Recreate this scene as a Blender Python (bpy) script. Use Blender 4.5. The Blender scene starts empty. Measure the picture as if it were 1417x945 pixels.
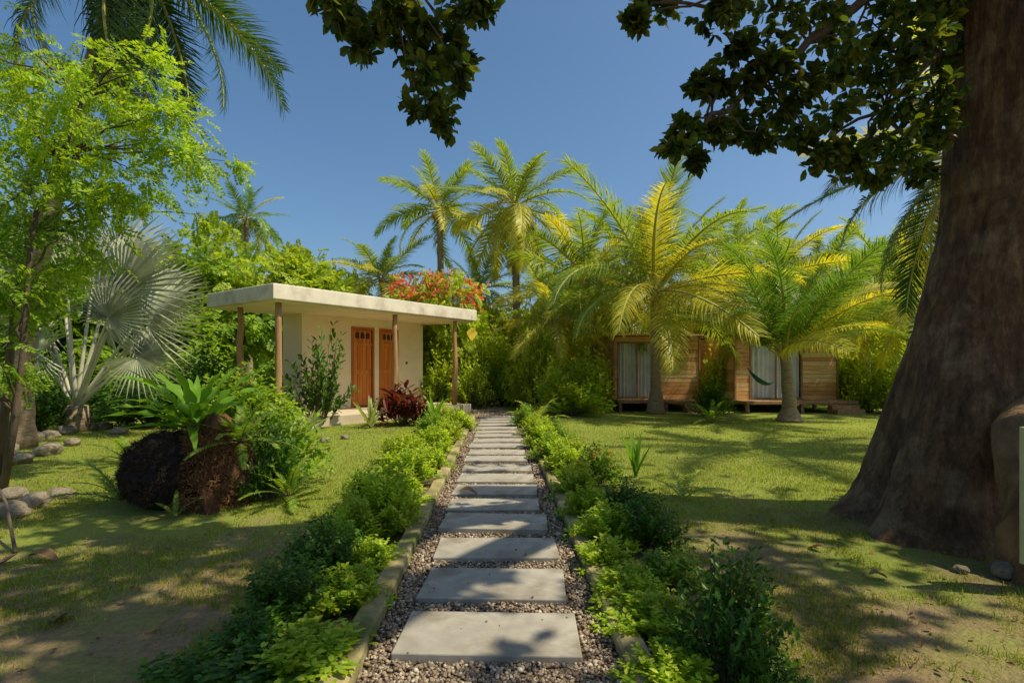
import bpy, math, random
import numpy as np
from mathutils import Vector, Matrix, noise
PI=math.pi; R=math.radians
scene=bpy.context.scene; COL=scene.collection
F=740.0; HZ=508.0; CX=708.5; H=1.45
rng=np.random.default_rng(7); random.seed(7)
def at(px,py,Y): return Vector(((px-CX)/F*Y, Y, H+(HZ-py)/F*Y))
def gp(px,py):
    Y=H*F/(py-HZ); return Vector(((px-CX)/F*Y,Y,0))

# ---------- objects ----------
def tag(o,label=None,cat=None,group=None,kind=None):
    if label: o['label']=label
    if cat: o['category']=cat
    if group: o['group']=group
    if kind: o['kind']=kind
    return o
def empty(name,loc=(0,0,0),rz=0,label=None,cat=None,group=None):
    o=bpy.data.objects.new(name,None); COL.objects.link(o); o.location=loc; o.rotation_euler=(0,0,rz)
    o.empty_display_size=.2
    return tag(o,label,cat,group)
def link(name,me,parent=None,loc=(0,0,0),rot=(0,0,0),scale=(1,1,1)):
    o=bpy.data.objects.new(name,me); COL.objects.link(o); o.location=loc; o.rotation_euler=rot; o.scale=scale
    if parent: o.parent=parent
    return o

# ---------- mesh building ----------
def np_mesh(name,chunks,mats,smooth=False):
    Vs=[];Ls=[];Ss=[];Ms=[];off=0
    for V,L,S,m in chunks:
        Vs.append(V);Ls.append(L+off);Ss.append(S);Ms.append(np.full(len(S),m,dtype=np.int32));off+=len(V)
    V=np.concatenate(Vs).astype(np.float32);L=np.concatenate(Ls).astype(np.int32);S=np.concatenate(Ss).astype(np.int32);M=np.concatenate(Ms)
    me=bpy.data.meshes.new(name)
    me.vertices.add(len(V));me.vertices.foreach_set('co',V.ravel())
    me.loops.add(len(L));me.loops.foreach_set('vertex_index',L)
    st=np.zeros(len(S),dtype=np.int32);st[1:]=np.cumsum(S)[:-1]
    me.polygons.add(len(S));me.polygons.foreach_set('loop_start',st)
    me.polygons.foreach_set('material_index',M)
    me.polygons.foreach_set('use_smooth',np.full(len(S),smooth,dtype=bool))
    for m in mats: me.materials.append(m)
    me.update(calc_edges=True)
    return me
def inst(T,Fc,P,Rm,S,mat=0):
    T=np.asarray(T,float);N=len(P);k=len(T)
    S=np.asarray(S,float)
    if S.ndim==1: S=np.repeat(S[:,None],3,1)
    V=P[:,None,:]+np.einsum('nij,nkj->nki',Rm,T[None]*S[:,None,:])
    fl=np.concatenate([np.array(f) for f in Fc]);sz=np.array([len(f) for f in Fc])
    L=(fl[None]+(np.arange(N)*k)[:,None]).ravel()
    return (V.reshape(-1,3),L,np.tile(sz,N),mat)
def nrm(a): return a/np.maximum(np.linalg.norm(a,axis=-1,keepdims=True),1e-9)
def frames(D,U):
    X=nrm(D);Y=nrm(np.cross(U,X));Z=np.cross(X,Y)
    return np.stack([X,Y,Z],axis=2)
def oval(w=.25,f=.08):
    return [(0,0,0),(.3,-w*.85,f),(.68,-w,f),(1,0,-.06),(.68,w,f),(.3,w*.85,f),(.3,0,0),(.68,0,-.01)],[(0,6,1),(1,6,7,2),(2,7,3),(0,5,6),(5,4,7,6),(4,3,7)]
def diamond(w=.25,f=.07):
    return [(0,0,0),(.5,-w,f),(1,0,-.03),(.5,w,f)],[(0,1,2),(0,2,3)]
def sprig(n=7,ll=.3,w=.11,seed=0):
    r=random.Random(seed);V=[];Fc=[]
    for i in range(n):
        t=.15+.8*i/(n-1);z=-.25*t*t
        for s in (-1,1):
            a=s*R(62+r.uniform(-12,12));L=ll*(1-.35*abs(t-.5))*r.uniform(.8,1.15);dz=r.uniform(-.12,.05)
            dx,dy=math.cos(a),math.sin(a);b=len(V)
            nx,ny=-dy,dx
            V+=[(t,0,z),(t+dx*L*.5+nx*w,dy*L*.5+ny*w,z+dz*.5+.02),(t+dx*L,dy*L,z+dz),(t+dx*L*.5-nx*w,dy*L*.5-ny*w,z+dz*.5+.02)]
            Fc+=[(b,b+1,b+2),(b,b+2,b+3)]
    return V,Fc
class MB:
    def __init__(s): s.v=[];s.f=[];s.m=[];s.cur=0
    def box(s,x0,x1,y0,y1,z0,z1,M=None):
        b=len(s.v);c=[(x,y,z) for z in(z0,z1) for y in(y0,y1) for x in(x0,x1)]
        if M is not None: c=[tuple(M@Vector(p)) for p in c]
        s.v+=c
        for q in((0,2,3,1),(4,5,7,6),(0,1,5,4),(2,6,7,3),(0,4,6,2),(1,3,7,5)):
            s.f.append(tuple(b+i for i in q));s.m.append(s.cur)
        return s
    def tube(s,pts,rad,n=8,cap=True,wob=0):
        pts=[Vector(p) for p in pts]
        if not hasattr(rad,'__len__'): rad=[rad]*len(pts)
        rings=[];up=Vector((.123,.31,.94))
        for i,p in enumerate(pts):
            d=(pts[min(i+1,len(pts)-1)]-pts[max(i-1,0)]).normalized()
            x=up.cross(d)
            if x.length<.05: x=Vector((1,0,0)).cross(d)
            x.normalize();y=d.cross(x);b=len(s.v)
            for k in range(n):
                a=2*PI*k/n;r=rad[i]
                if wob: r*=1+wob*noise.noise(Vector((p.x*3+math.cos(a)*1.3,p.y*3+math.sin(a)*1.3,p.z*2.5)))
                s.v.append(tuple(p+x*math.cos(a)*r+y*math.sin(a)*r))
            rings.append(b)
        for a,b in zip(rings,rings[1:]):
            for k in range(n):
                s.f.append((a+k,a+(k+1)%n,b+(k+1)%n,b+k));s.m.append(s.cur)
        if cap:
            s.f.append(tuple(rings[0]+k for k in range(n))[::-1]);s.m.append(s.cur)
            s.f.append(tuple(rings[-1]+k for k in range(n)));s.m.append(s.cur)
        return s
    def mesh(s,name,mats,smooth=False):
        if not isinstance(mats,(list,tuple)): mats=[mats]
        me=bpy.data.meshes.new(name);me.from_pydata(s.v,[],s.f)
        for m in mats: me.materials.append(m)
        for p,mi in zip(me.polygons,s.m): p.material_index=mi;p.use_smooth=smooth
        me.update();return me
    def build(s,name,mats,parent=None,smooth=False,bevel=0,**k):
        o=link(name,s.mesh(name,mats,smooth),parent,**k)
        if bevel:
            b=o.modifiers.new('bevel','BEVEL');b.width=bevel;b.segments=2;b.limit_method='ANGLE'
        return o
def bez(a,b,sag,n=7,jit=0,rs=random):
    a,b=Vector(a),Vector(b);out=[]
    for i in range(n):
        t=i/(n-1);p=a.lerp(b,t)+Vector(sag)*4*t*(1-t)
        if jit and 0<i<n-1: p+=Vector((rs.uniform(-jit,jit),rs.uniform(-jit,jit),rs.uniform(-jit,jit)))
        out.append(p)
    return out
def ico(sub,seed,amp=.25,sc=1.6,squash=.7):
    import bmesh
    bm=bmesh.new();bmesh.ops.create_icosphere(bm,subdivisions=sub,radius=1)
    V=[]
    for v in bm.verts:
        n=1+amp*noise.noise(v.co*sc+Vector((seed*7.1,seed*3.3,seed)))+amp*.4*noise.noise(v.co*sc*2.6+Vector((seed,0,5)))
        V.append((v.co.x*n,v.co.y*n,v.co.z*n*squash))
    Fc=[tuple(v.index for v in f.verts) for f in bm.faces];bm.free();return V,Fc

# ---------- materials ----------
def newmat(name):
    m=bpy.data.materials.new(name);m.use_nodes=True;nt=m.node_tree
    b=nt.nodes['Principled BSDF'];return m,nt,b
def ramp(nt,fac,stops,interp='LINEAR'):
    r=nt.nodes.new('ShaderNodeValToRGB');r.color_ramp.interpolation=interp
    e=r.color_ramp.elements
    while len(e)<len(stops): e.new(.5)
    for i,(p,c) in enumerate(stops): e[i].position=p;e[i].color=(*c,1) if len(c)==3 else c
    nt.links.new(fac,r.inputs[0]);return r.outputs[0]
def coord(nt,kind='Object',scale=None):
    t=nt.nodes.new('ShaderNodeTexCoord');o=t.outputs[kind]
    if scale:
        mp=nt.nodes.new('ShaderNodeMapping');mp.inputs['Scale'].default_value=scale;nt.links.new(o,mp.inputs[0]);o=mp.outputs[0]
    return o
def ntex(nt,co,scale,detail=5,rough=.6):
    n=nt.nodes.new('ShaderNodeTexNoise');n.inputs['Scale'].default_value=scale;n.inputs['Detail'].default_value=detail;n.inputs['Roughness'].default_value=rough
    nt.links.new(co,n.inputs['Vector']);return n.outputs[0]
def mixc(nt,fac,a,b,mode='MIX'):
    m=nt.nodes.new('ShaderNodeMix');m.data_type='RGBA';m.blend_type=mode
    for i,v in ((0,fac),(6,a),(7,b)):
        if isinstance(v,(float,int)): m.inputs[i].default_value=v
        elif isinstance(v,tuple): m.inputs[i].default_value=(*v,1)
        else: nt.links.new(v,m.inputs[i])
    return m.outputs[2]
def bump(nt,b,h,st=.5,dist=.02):
    u=nt.nodes.new('ShaderNodeBump');u.inputs['Strength'].default_value=st;u.inputs['Distance'].default_value=dist
    nt.links.new(h,u.inputs['Height']);nt.links.new(u.outputs[0],b.inputs['Normal'])
def leafmat(name,cols,trans=.4,rough=.45,tmul=(1.45,1.35,.5)):
    m,nt,b=newmat(name)
    g=nt.nodes.new('ShaderNodeNewGeometry')
    n=len(cols);c=ramp(nt,g.outputs['Random Per Island'],[(i/(n-1),cc) for i,cc in enumerate(cols)])
    nz=ntex(nt,coord(nt,'Object'),1.3,2)
    v=ramp(nt,nz,[(.3,(.7,.7,.7)),(.7,(1.25,1.25,1.25))])
    c=mixc(nt,1.0,c,v,'MULTIPLY')
    nt.links.new(c,b.inputs['Base Color']);b.inputs['Roughness'].default_value=rough
    b.inputs['Specular IOR Level'].default_value=.3
    t=nt.nodes.new('ShaderNodeBsdfTranslucent');tc=mixc(nt,1.0,c,tmul,'MULTIPLY');nt.links.new(tc,t.inputs[0])
    mx=nt.nodes.new('ShaderNodeMixShader');mx.inputs[0].default_value=trans
    nt.links.new(b.outputs[0],mx.inputs[1]);nt.links.new(t.outputs[0],mx.inputs[2])
    nt.links.new(mx.outputs[0],nt.nodes['Material Output'].inputs[0]);return m
def noisemat(name,stops,scale=8,rough=.8,bst=.4,bdist=.02,stretch=None,detail=6,island=False,second=None):
    m,nt,b=newmat(name);co=coord(nt,'Object',stretch)
    f=ntex(nt,co,scale,detail)
    if island:
        g=nt.nodes.new('ShaderNodeNewGeometry');c=ramp(nt,g.outputs['Random Per Island'],stops)
        c=mixc(nt,1.0,c,ramp(nt,f,[(.3,(.7,.7,.7)),(.7,(1.2,1.2,1.2))]),'MULTIPLY')
    else: c=ramp(nt,f,stops)
    if second:
        sc,col,lo,hi=second
        c=mixc(nt,ramp(nt,ntex(nt,co,sc,4),[(lo,(0,0,0)),(hi,(1,1,1))]),c,col)
    nt.links.new(c,b.inputs['Base Color']);b.inputs['Roughness'].default_value=rough
    if bst: bump(nt,b,ntex(nt,co,scale*2.5,6),bst,bdist)
    return m
LG=leafmat('light_leaf',[(.24,.37,.03),(.40,.53,.04),(.56,.62,.07)],.5)
MG=leafmat('mid_leaf',[(.12,.23,.02),(.21,.36,.03),(.34,.47,.05)],.48)
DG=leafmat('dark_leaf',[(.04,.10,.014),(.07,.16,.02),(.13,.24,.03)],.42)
YG=leafmat('yellow_leaf',[(.48,.52,.04),(.62,.62,.06),(.38,.48,.04)],.5)
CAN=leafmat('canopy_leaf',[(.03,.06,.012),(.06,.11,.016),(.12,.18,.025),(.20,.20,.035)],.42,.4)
FEA=leafmat('feather_leaf',[(.17,.32,.02),(.31,.48,.03),(.48,.60,.055)],.52)
PG=leafmat('palm_green',[(.15,.26,.04),(.26,.37,.055),(.38,.46,.07)],.45,.35)
PY=leafmat('palm_yellow',[(.44,.46,.05),(.64,.56,.07),(.34,.43,.05)],.5,.4)
PD=leafmat('palm_dark',[(.08,.17,.03),(.13,.26,.04),(.23,.35,.05)],.4,.35)
PDD=leafmat('palm_deep',[(.03,.08,.025),(.06,.13,.03),(.12,.2,.035)],.35,.35)
SIL=leafmat('silver_fan',[(.38,.42,.29),(.48,.52,.37),(.6,.62,.44)],.35,.5,(1.05,1.05,.85))
REDL=leafmat('red_leaf',[(.12,.015,.02),(.22,.03,.03),(.08,.08,.02)],.35)
REDF=leafmat('red_flower',[(.7,.03,.015),(.8,.1,.03),(.6,.02,.05)],.4,.5,(1,1,1))
ORF=leafmat('orange_flower',[(.9,.17,.05),(.88,.28,.09),(.8,.10,.06)],.4,.5,(1,1,1))
DRY=leafmat('dry_leaf',[(.18,.1,.045),(.28,.17,.08),(.1,.055,.03)],.2,.7,(1,.9,.7))
GRS=leafmat('grass_blade',[(.14,.22,.015),(.27,.34,.03),(.46,.42,.08)],.4,.6)
RACH=noisemat('rachis',[(.3,(.36,.36,.07)),(.7,(.46,.41,.12))],5,.5,.1)
RACHS=noisemat('silver_petiole',[(.3,(.46,.45,.3)),(.7,(.58,.56,.4))],5,.5,.1)
PTR=noisemat('palm_bark',[(.3,(.17,.115,.07)),(.7,(.40,.29,.18))],6,.85,.6,.03,(1,1,5))
BARK=noisemat('tree_bark',[(.3,(.05,.035,.022)),(.7,(.16,.11,.07))],7,.9,.8,.03,(1,1,.35))
m,nt,b=newmat('big_bark');c1=coord(nt,'Object',(1,1,.28));c2=coord(nt,'Object')
a1=ntex(nt,c1,8,9,.72);a2=ntex(nt,c2,1.9,6);a3=ntex(nt,c1,34,8,.75)
c=ramp(nt,a1,[(.32,(.07,.030,.012)),(.5,(.23,.115,.048)),(.68,(.46,.26,.12))])
c=mixc(nt,ramp(nt,a2,[(.53,(0,0,0)),(.66,(.75,.75,.75))]),c,(.52,.36,.20))
c=mixc(nt,ramp(nt,a2,[(.30,(.7,.7,.7)),(.44,(0,0,0))]),c,(.07,.034,.016))
c=mixc(nt,1.0,c,ramp(nt,a3,[(.35,(.55,.55,.55)),(.65,(1.25,1.25,1.25))]),'MULTIPLY')
nt.links.new(c,b.inputs['Base Color']);b.inputs['Roughness'].default_value=.85
ad=nt.nodes.new('ShaderNodeMath');ad.operation='MULTIPLY_ADD';nt.links.new(a3,ad.inputs[0]);ad.inputs[1].default_value=.5;nt.links.new(a1,ad.inputs[2])
bump(nt,b,ad.outputs[0],1.0,.12);BIG=m
ROOTB=noisemat('root_bark',[(.3,(.12,.06,.025)),(.7,(.34,.19,.08))],6,.8,1,.05,(1,1,.6))
FIB=noisemat('fibre_dark',[(.3,(.010,.008,.006)),(.7,(.055,.038,.026))],18,.95,1,.08)  # dark left ball; shaded side of the root mass put into the colour
FIBO=noisemat('fibre_orange',[(.3,(.05,.022,.009)),(.7,(.28,.12,.045))],12,.9,1,.06,(1,1,.4))  # orange-brown right part; sunlit side of the root mass put into the colour
STEM=noisemat('stem',[(.3,(.10,.08,.04)),(.7,(.2,.15,.08))],20,.8,.2)
CONC=noisemat('slab_concrete',[(.25,(.25,.225,.18)),(.5,(.37,.34,.28)),(.75,(.50,.46,.385))],3.5,.85,.5,.008,None,14,second=(2.6,(.17,.14,.095),.46,.74))
CURB=noisemat('curb_concrete',[(.3,(.18,.145,.055)),(.55,(.40,.32,.15)),(.75,(.56,.46,.27))],5,.9,.5,.01,None,8,second=(2.3,(.10,.12,.022),.44,.6))
PLAST=noisemat('plaster',[(.3,(.86,.70,.44)),(.7,(.92,.79,.55))],2.2,.85,.15,.005,second=(1.1,(.74,.60,.38),.55,.8))
ROOFM=noisemat('roof_concrete',[(.3,(.64,.58,.46)),(.7,(.82,.76,.62))],2.5,.8,.15,.006,None,8,second=(1.8,(.44,.37,.26),.52,.78))
FLOORM=noisemat('floor_concrete',[(.3,(.46,.38,.26)),(.7,(.62,.53,.38))],3,.8,.2,.006)
LOG=noisemat('log_post',[(.3,(.24,.13,.05)),(.7,(.48,.29,.13))],10,.75,.5,.01,(1,1,.12))
DOORM=noisemat('door_wood',[(.3,(.46,.12,.015)),(.7,(.74,.25,.035))],9,.45,.3,.004,(1,1,.08))
DOORF=noisemat('door_frame_wood',[(.3,(.34,.09,.012)),(.7,(.52,.17,.03))],9,.5,.3,.004,(1,1,.1))
DARKM=noisemat('dark_gap',[(.3,(.02,.012,.008)),(.7,(.06,.03,.015))],9,.8,0)
PLANK=noisemat('cabin_plank',[(0,(.48,.20,.055)),(.5,(.66,.36,.12)),(1,(.74,.49,.22))],9,.7,.3,.006,(.3,1,2),6,island=True)
WOODD=noisemat('cabin_frame_wood',[(.3,(.17,.09,.04)),(.7,(.38,.21,.09))],9,.7,.3,.006)
CURT=noisemat('curtain_cloth',[(.3,(.5,.5,.48)),(.7,(.66,.65,.62))],3,.9,.1)
HAM=noisemat('hammock_cloth',[(.3,(.015,.09,.11)),(.7,(.03,.15,.16))],12,.9,.2)
STONE=noisemat('rock',[(.3,(.15,.12,.08)),(.7,(.36,.30,.21))],3,.85,.7,.04)
GRAV=noisemat('pebble',[(0,(.09,.055,.034)),(.25,(.21,.145,.088)),(.5,(.37,.275,.175)),(.75,(.25,.195,.145)),(.93,(.48,.39,.28)),(1,(.62,.55,.45))],9,.7,0,island=True)
YEL=noisemat('yellow_paint',[(.3,(.8,.55,.03)),(.7,(.88,.64,.06))],4,.5,0)
BOARD=noisemat('pale_board',[(.3,(.5,.45,.22)),(.7,(.62,.56,.3))],4,.6,.1)
SOIL=noisemat('bed_soil',[(.3,(.06,.04,.02)),(.7,(.19,.13,.07))],9,.95,.9,.03,None,9)
METAL=noisemat('handle_metal',[(.3,(.05,.05,.05)),(.7,(.1,.1,.1))],9,.4,0)
COCO=noisemat('coconut_husk',[(.3,(.35,.2,.03)),(.7,(.5,.32,.05))],9,.5,.1)

# ---------- world, sun, camera ----------
SUN=Vector((.60,-.14,1)).normalized()
w=bpy.data.worlds.new('World');scene.world=w;w.use_nodes=True;nt=w.node_tree
sky=nt.nodes.new('ShaderNodeTexSky');sky.sky_type='NISHITA';sky.sun_disc=False
sky.sun_elevation=math.asin(SUN.z);sky.sun_rotation=math.atan2(SUN.x,SUN.y)
sky.air_density=1.0;sky.dust_density=2.2;sky.ozone_density=4.2
hs=nt.nodes.new('ShaderNodeHueSaturation');hs.inputs['Saturation'].default_value=1.12;hs.inputs['Hue'].default_value=.493
bg=nt.nodes['Background'];nt.links.new(sky.outputs[0],hs.inputs['Color']);nt.links.new(hs.outputs[0],bg.inputs[0]);bg.inputs[1].default_value=.132
L=bpy.data.lights.new('sun','SUN');L.energy=5;L.angle=R(.5);L.color=(1,.89,.66)
lo=bpy.data.objects.new('sun',L);COL.objects.link(lo);lo.rotation_euler=SUN.to_track_quat('Z','Y').to_euler();lo.location=(5,-5,20)
cam=bpy.data.cameras.new('camera');cam.sensor_width=36;cam.lens=F/1417*36;cam.shift_y=(HZ-472.5)/1417;cam.clip_end=600;cam.clip_start=.05
co=bpy.data.objects.new('camera',cam);COL.objects.link(co);co.location=(0,0,H);co.rotation_euler=(PI/2,0,0);scene.camera=co
scene.view_settings.view_transform='Standard';scene.view_settings.look='None';scene.view_settings.exposure=0

# ---------- ground ----------
m,nt,b=newmat('lawn');c0=coord(nt,'Object')
n1=ntex(nt,c0,.9,6);n2=ntex(nt,c0,26,6);n3=ntex(nt,c0,.35,4)
gr=mixc(nt,n2,(.10,.145,.012),(.32,.36,.045))
so=mixc(nt,n2,(.11,.07,.033),(.38,.27,.14))
sep=nt.nodes.new('ShaderNodeSeparateXYZ');nt.links.new(c0,sep.inputs[0])
mr=nt.nodes.new('ShaderNodeMapRange');mr.inputs[1].default_value=3.2;mr.inputs[2].default_value=6.8;mr.inputs[3].default_value=.17;mr.inputs[4].default_value=-.10
nt.links.new(sep.outputs[1],mr.inputs[0])
ad=nt.nodes.new('ShaderNodeMath');ad.operation='ADD';nt.links.new(n1,ad.inputs[0]);nt.links.new(mr.outputs[0],ad.inputs[1])
mask=ramp(nt,ad.outputs[0],[(.48,(0,0,0)),(.68,(1,1,1))])
c=mixc(nt,mask,gr,so);c=mixc(nt,1.0,c,ramp(nt,n3,[(.3,(.75,.75,.75)),(.7,(1.25,1.25,1.15))]),'MULTIPLY')
nt.links.new(c,b.inputs['Base Color']);b.inputs['Roughness'].default_value=.95;bump(nt,b,ntex(nt,c0,45,6),.9,.03)
LAWN=m
mb=MB()
xs=[-300,-120,-60]+[(-30+i*60/60) for i in range(61)]+[60,120,300]
ys=[-60,-20]+[-8+i for i in range(44)]+[60,120,400]
gi={}
for j,y in enumerate(ys):
    for i,x in enumerate(xs):
        d=abs(x+.03+.025*y);z=0
        if d>2.2 and abs(x)<25 and 0<y<34: z=.05*noise.noise(Vector((x*.35,y*.35,0)))*min(1,(d-2.2)/2)
        if d<1: z=-.01
        gi[i,j]=len(mb.v);mb.v.append((x,y,z-.005))
for j in range(len(ys)-1):
    for i in range(len(xs)-1):
        mb.f.append((gi[i,j],gi[i+1,j],gi[i+1,j+1],gi[i,j+1]));mb.m.append(0)
tag(mb.build('ground',LAWN,None,True),'lawn of short green grass with bare sandy patches','lawn',kind='structure')
def pcx(y): return -.03-.025*y+(-.0 if y<15 else -.035*(y-15)**2)
def strip(name,mat,o0,o1,y0,y1,z,lab,cat,n=160):
    mb=MB()
    for i in range(n+1):
        y=y0+(y1-y0)*i/n;c=pcx(y);j=.22*noise.noise(Vector((y*2.1,o0,0)))+.12*noise.noise(Vector((y*7,o0,3)))
        mb.v+=[(c+o0-(j if abs(o0)>1 else 0),y,z),(c+o1+(j if abs(o1)>1 else 0),y,z)]
        if i: k=2*i;mb.f.append((k-2,k-1,k+1,k));mb.m.append(0)
    return tag(mb.build(name,mat),lab,cat,kind='structure')
strip('path',SOIL,-.66,.66,1.2,19,.004,'gravel garden path bed between the two concrete kerbs','path')
strip('planting_bed',SOIL,-1.3,-.76,1.2,18,.003,'dark soil bed along the left kerb','bed')
strip('planting_bed',SOIL,.76,1.3,1.2,16,.003,'dark soil bed along the right kerb','bed')
for s,lab in((-1,'weathered mossy concrete kerb along the left side of the gravel path'),(1,'weathered mossy concrete kerb along the right side of the gravel path')):
    mb=MB();n=160
    for i in range(n+1):
        y=1.3+(15.6-1.3)*i/n;c=pcx(y)
        jj=.016*noise.noise(Vector((y*3,s,0)))+.006*noise.noise(Vector((y*11,s,0)));j2=.016*noise.noise(Vector((y*2.2,s,4)))+.006*noise.noise(Vector((y*12,s,4)))
        a=c+s*(.63+jj);bb=c+s*(.765+j2);zt=.085+.014*noise.noise(Vector((y*1.6,s*3,2)))+.006*noise.noise(Vector((y*13,s*3,2)));r=.014
        ring=[(a,y,-.03),(a,y,zt-r),(a+s*r,y,zt),(bb-s*r,y,zt),(bb,y,zt-r),(bb,y,-.03)]
        if s<0: ring=ring[::-1]
        mb.v+=ring
        if i:
            k=6*i
            for q in range(5): mb.f.append((k-6+q,k+q,k+q+1,k-6+q+1));mb.m.append(0)
    k=len(mb.v)-6;mb.f.append(tuple(range(k,k+6)));mb.m.append(0);mb.f.append(tuple(range(0,6)));mb.m.append(0)
    tag(mb.build('path_kerb',CURB),lab,'kerb')
edges=[(920,857),(837,793),(779,750),(740,717),(711,695),(691,674),(671,659.5)]
ys_=[(H*F/(a-HZ),H*F/(b_-HZ)) for a,b_ in edges]
y=ys_[-1][1]+.2
while y<15.6: ys_.append((y,y+.49));y+=.70
words='first second third fourth fifth sixth seventh eighth ninth tenth eleventh twelfth thirteenth fourteenth fifteenth sixteenth seventeenth eighteenth nineteenth twentieth twenty-first twenty-second'.split()
slabs=[]
for i,(a,b_) in enumerate(ys_):
    yc=(a+b_)/2;d=min(b_-a,.52);wd=.475+random.uniform(-.015,.012)
    o=MB().box(-wd,wd,-d/2,d/2,-.02,.045).build('stepping_stone',CONC,None,bevel=.007,loc=(pcx(yc)+random.uniform(-.025,.025),yc,random.uniform(-.006,.008)),rot=(R(random.uniform(-.6,.6)),R(random.uniform(-.6,.6)),R(-1.4+random.uniform(-2,2))))
    tag(o,'rectangular grey concrete stepping slab in the gravel path, '+(words[i]+' from the front' if i else 'the nearest and largest in view'),'stepping stone','stepping slabs of the garden path')
    slabs.append((yc,d/2))
def scatter_pebbles(n,y0,y1,s0,s1,sub,seed):
    r=np.random.default_rng(seed);T,Fc=ico(sub,seed,.3,1.2,.6)
    u=r.random(n);y=y0*(y1/y0)**u;x=r.uniform(-.62,.62,n)
    keep=np.ones(n,bool)
    for yc,hd in slabs: keep&=~((abs(y-yc)<hd-.0)&(abs(x)<.47))
    y=y[keep];x=x[keep];n=len(y)
    px=np.array([pcx(t) for t in y])+x
    S=r.uniform(s0,s1,n)*(1+.045*y)
    P=np.stack([px,y,.004+r.random(n)*.018],1)
    D=r.normal(size=(n,3));D[:,2]*=.3;U=r.normal(size=(n,3))*.35+[0,0,1]
    return inst(T,Fc,P,frames(D,U),S[:,None]*r.uniform(.65,1.25,(n,3)))
ch=[scatter_pebbles(17000,1.6,6,.006,.012,1,1),scatter_pebbles(11000,1.6,7,.006,.015,1,2),scatter_pebbles(10000,5.5,19,.009,.015,1,3)]
r=np.random.default_rng(77);n=60;T,Fc=ico(1,9,.3,1.2,.6);yy=r.uniform(2.4,9,n);xx=r.uniform(-.46,.46,n)
ch.append(inst(T,Fc,np.stack([xx-.03-.025*yy,yy,np.full(n,.05)],1),frames(r.normal(size=(n,3))*[1,1,.1],np.tile([0,0,1.],(n,1))),r.uniform(.004,.009,n)))
tag(link('gravel',np_mesh('gravel',ch,[GRAV],True)),'loose mixed brown and grey pebbles filling the path around the slabs','gravel',kind='stuff')
def grass():
    r=np.random.default_rng(5);n=340000
    u=r.random(n);y=1.7*(15/1.7)**u;x=(r.random(n)-.5)*2*(y*1.02+.5)
    d=abs(x+.03+.025*y)
    k=np.array([noise.noise(Vector((a*.9,b*.9,3)))+.5*noise.noise(Vector((a*4,b*4,1))) for a,b in zip(x,y)])
    side=np.interp(y,[2.5,4.6,7],[.12,.05,-.6])-np.where(d<1.6,.25,0)
    keep=(d>.95)&(k+r.normal(size=n)*.15>side)
    hx=(x+6.9)*.583+(y-12.97)*.813; hy=-(x+6.9)*.813+(y-12.97)*.583
    keep&=~((hx>-.3)&(hx<7)&(hy>-2)&(hy<2))
    x=x[keep];y=y[keep];n=len(x)
    g=np.array([.05*noise.noise(Vector((a*.35,b*.35,0)))*min(1,max(0,(c-2.2)/2)) for a,b,c in zip(x,y,abs(x+.03+.025*y))])
    P=np.stack([x,y,g-.008],1)
    D=r.normal(size=(n,3))*.5+[0,0,1.0];D[:,2]=abs(D[:,2])+.2;U=r.normal(size=(n,3))
    T=[(0,-.5,0),(0,.5,0),(.55,.32,0),(.55,-.32,0),(1,0,.15)];Fc=[(0,1,2,3),(3,2,4)]
    Ln=r.uniform(.018,.048,n)*(1+.02*y);W=r.uniform(.0028,.005,n)*(1+.10*y)
    return inst(T,Fc,P,frames(D,U),np.stack([Ln,W,Ln],1))
tag(link('grass',np_mesh('grass',[grass()],[GRS])),'short sparse lawn grass on both sides of the path','grass',kind='stuff')

# ---------- big tree ----------
bt=empty('shade_tree',(4.4,4.9,0),0,'huge dark brown tree with flared leaning trunk and leafy boughs overhanging the path','tree')
def big_trunk():
    prof=[(-.1,4.29,1.25),(0,4.31,1.15),(.15,4.33,1.03),(.35,4.35,.94),(.7,4.40,.86),(1.0,4.43,.82),(1.37,4.48,.77),(2.03,4.55,.685),(2.63,4.62,.60),(3.1,4.66,.575),(3.5,4.67,.57),(4.8,4.68,.55),(6,4.7,.52),(7.5,4.75,.42),(8.6,4.8,.3)]
    mb=MB();nn=140;zs=np.concatenate([np.linspace(-.1,3,100),np.linspace(3.04,8.6,90)])
    for j,z in enumerate(zs):
        cx=np.interp(z,[p[0] for p in prof],[p[1] for p in prof]);r=np.interp(z,[p[0] for p in prof],[p[2] for p in prof])
        fl=max(0,1-z/2.2)
        for k in range(nn):
            a=2*PI*k/nn
            lob=1+fl*.11*math.cos(5*a+.6+.2*z)+fl*.05*math.cos(9*a+1+z)
            q=Vector((math.cos(a),math.sin(a),z))
            n3=noise.noise(Vector((q.x*1.6,q.y*1.6,z*.9)))*.09+noise.noise(Vector((q.x*5,q.y*5,z*1.4)))*.05+noise.noise(Vector((q.x*13,q.y*13,z*2.4)))*.030+noise.noise(Vector((q.x*26,q.y*26,z*9)))*.012
            rr=r*(lob+n3)
            mb.v.append((cx+rr*math.cos(a)-4.4,rr*math.sin(a)*.9,z))
        if j:
            b0=(j-1)*nn;b1=j*nn
            for k in range(nn): mb.f.append((b0+k,b0+(k+1)%nn,b1+(k+1)%nn,b1+k));mb.m.append(0)
    return mb.build('trunk',BIG,bt,True)
big_trunk()
def T_(p): return Vector(p)-Vector((4.4,4.9,0))
mb=MB();mb.tube([T_(p) for p in [(4.45,4.5,1.05),(4.2,4.2,.95),(3.88,3.97,.82),(3.70,3.82,.58),(3.62,3.72,.3),(3.58,3.66,-.1)]],[.2,.25,.25,.20,.17,.22],24,True,.5)
mb.build('buttress_root',ROOTB,bt,True)
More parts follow.
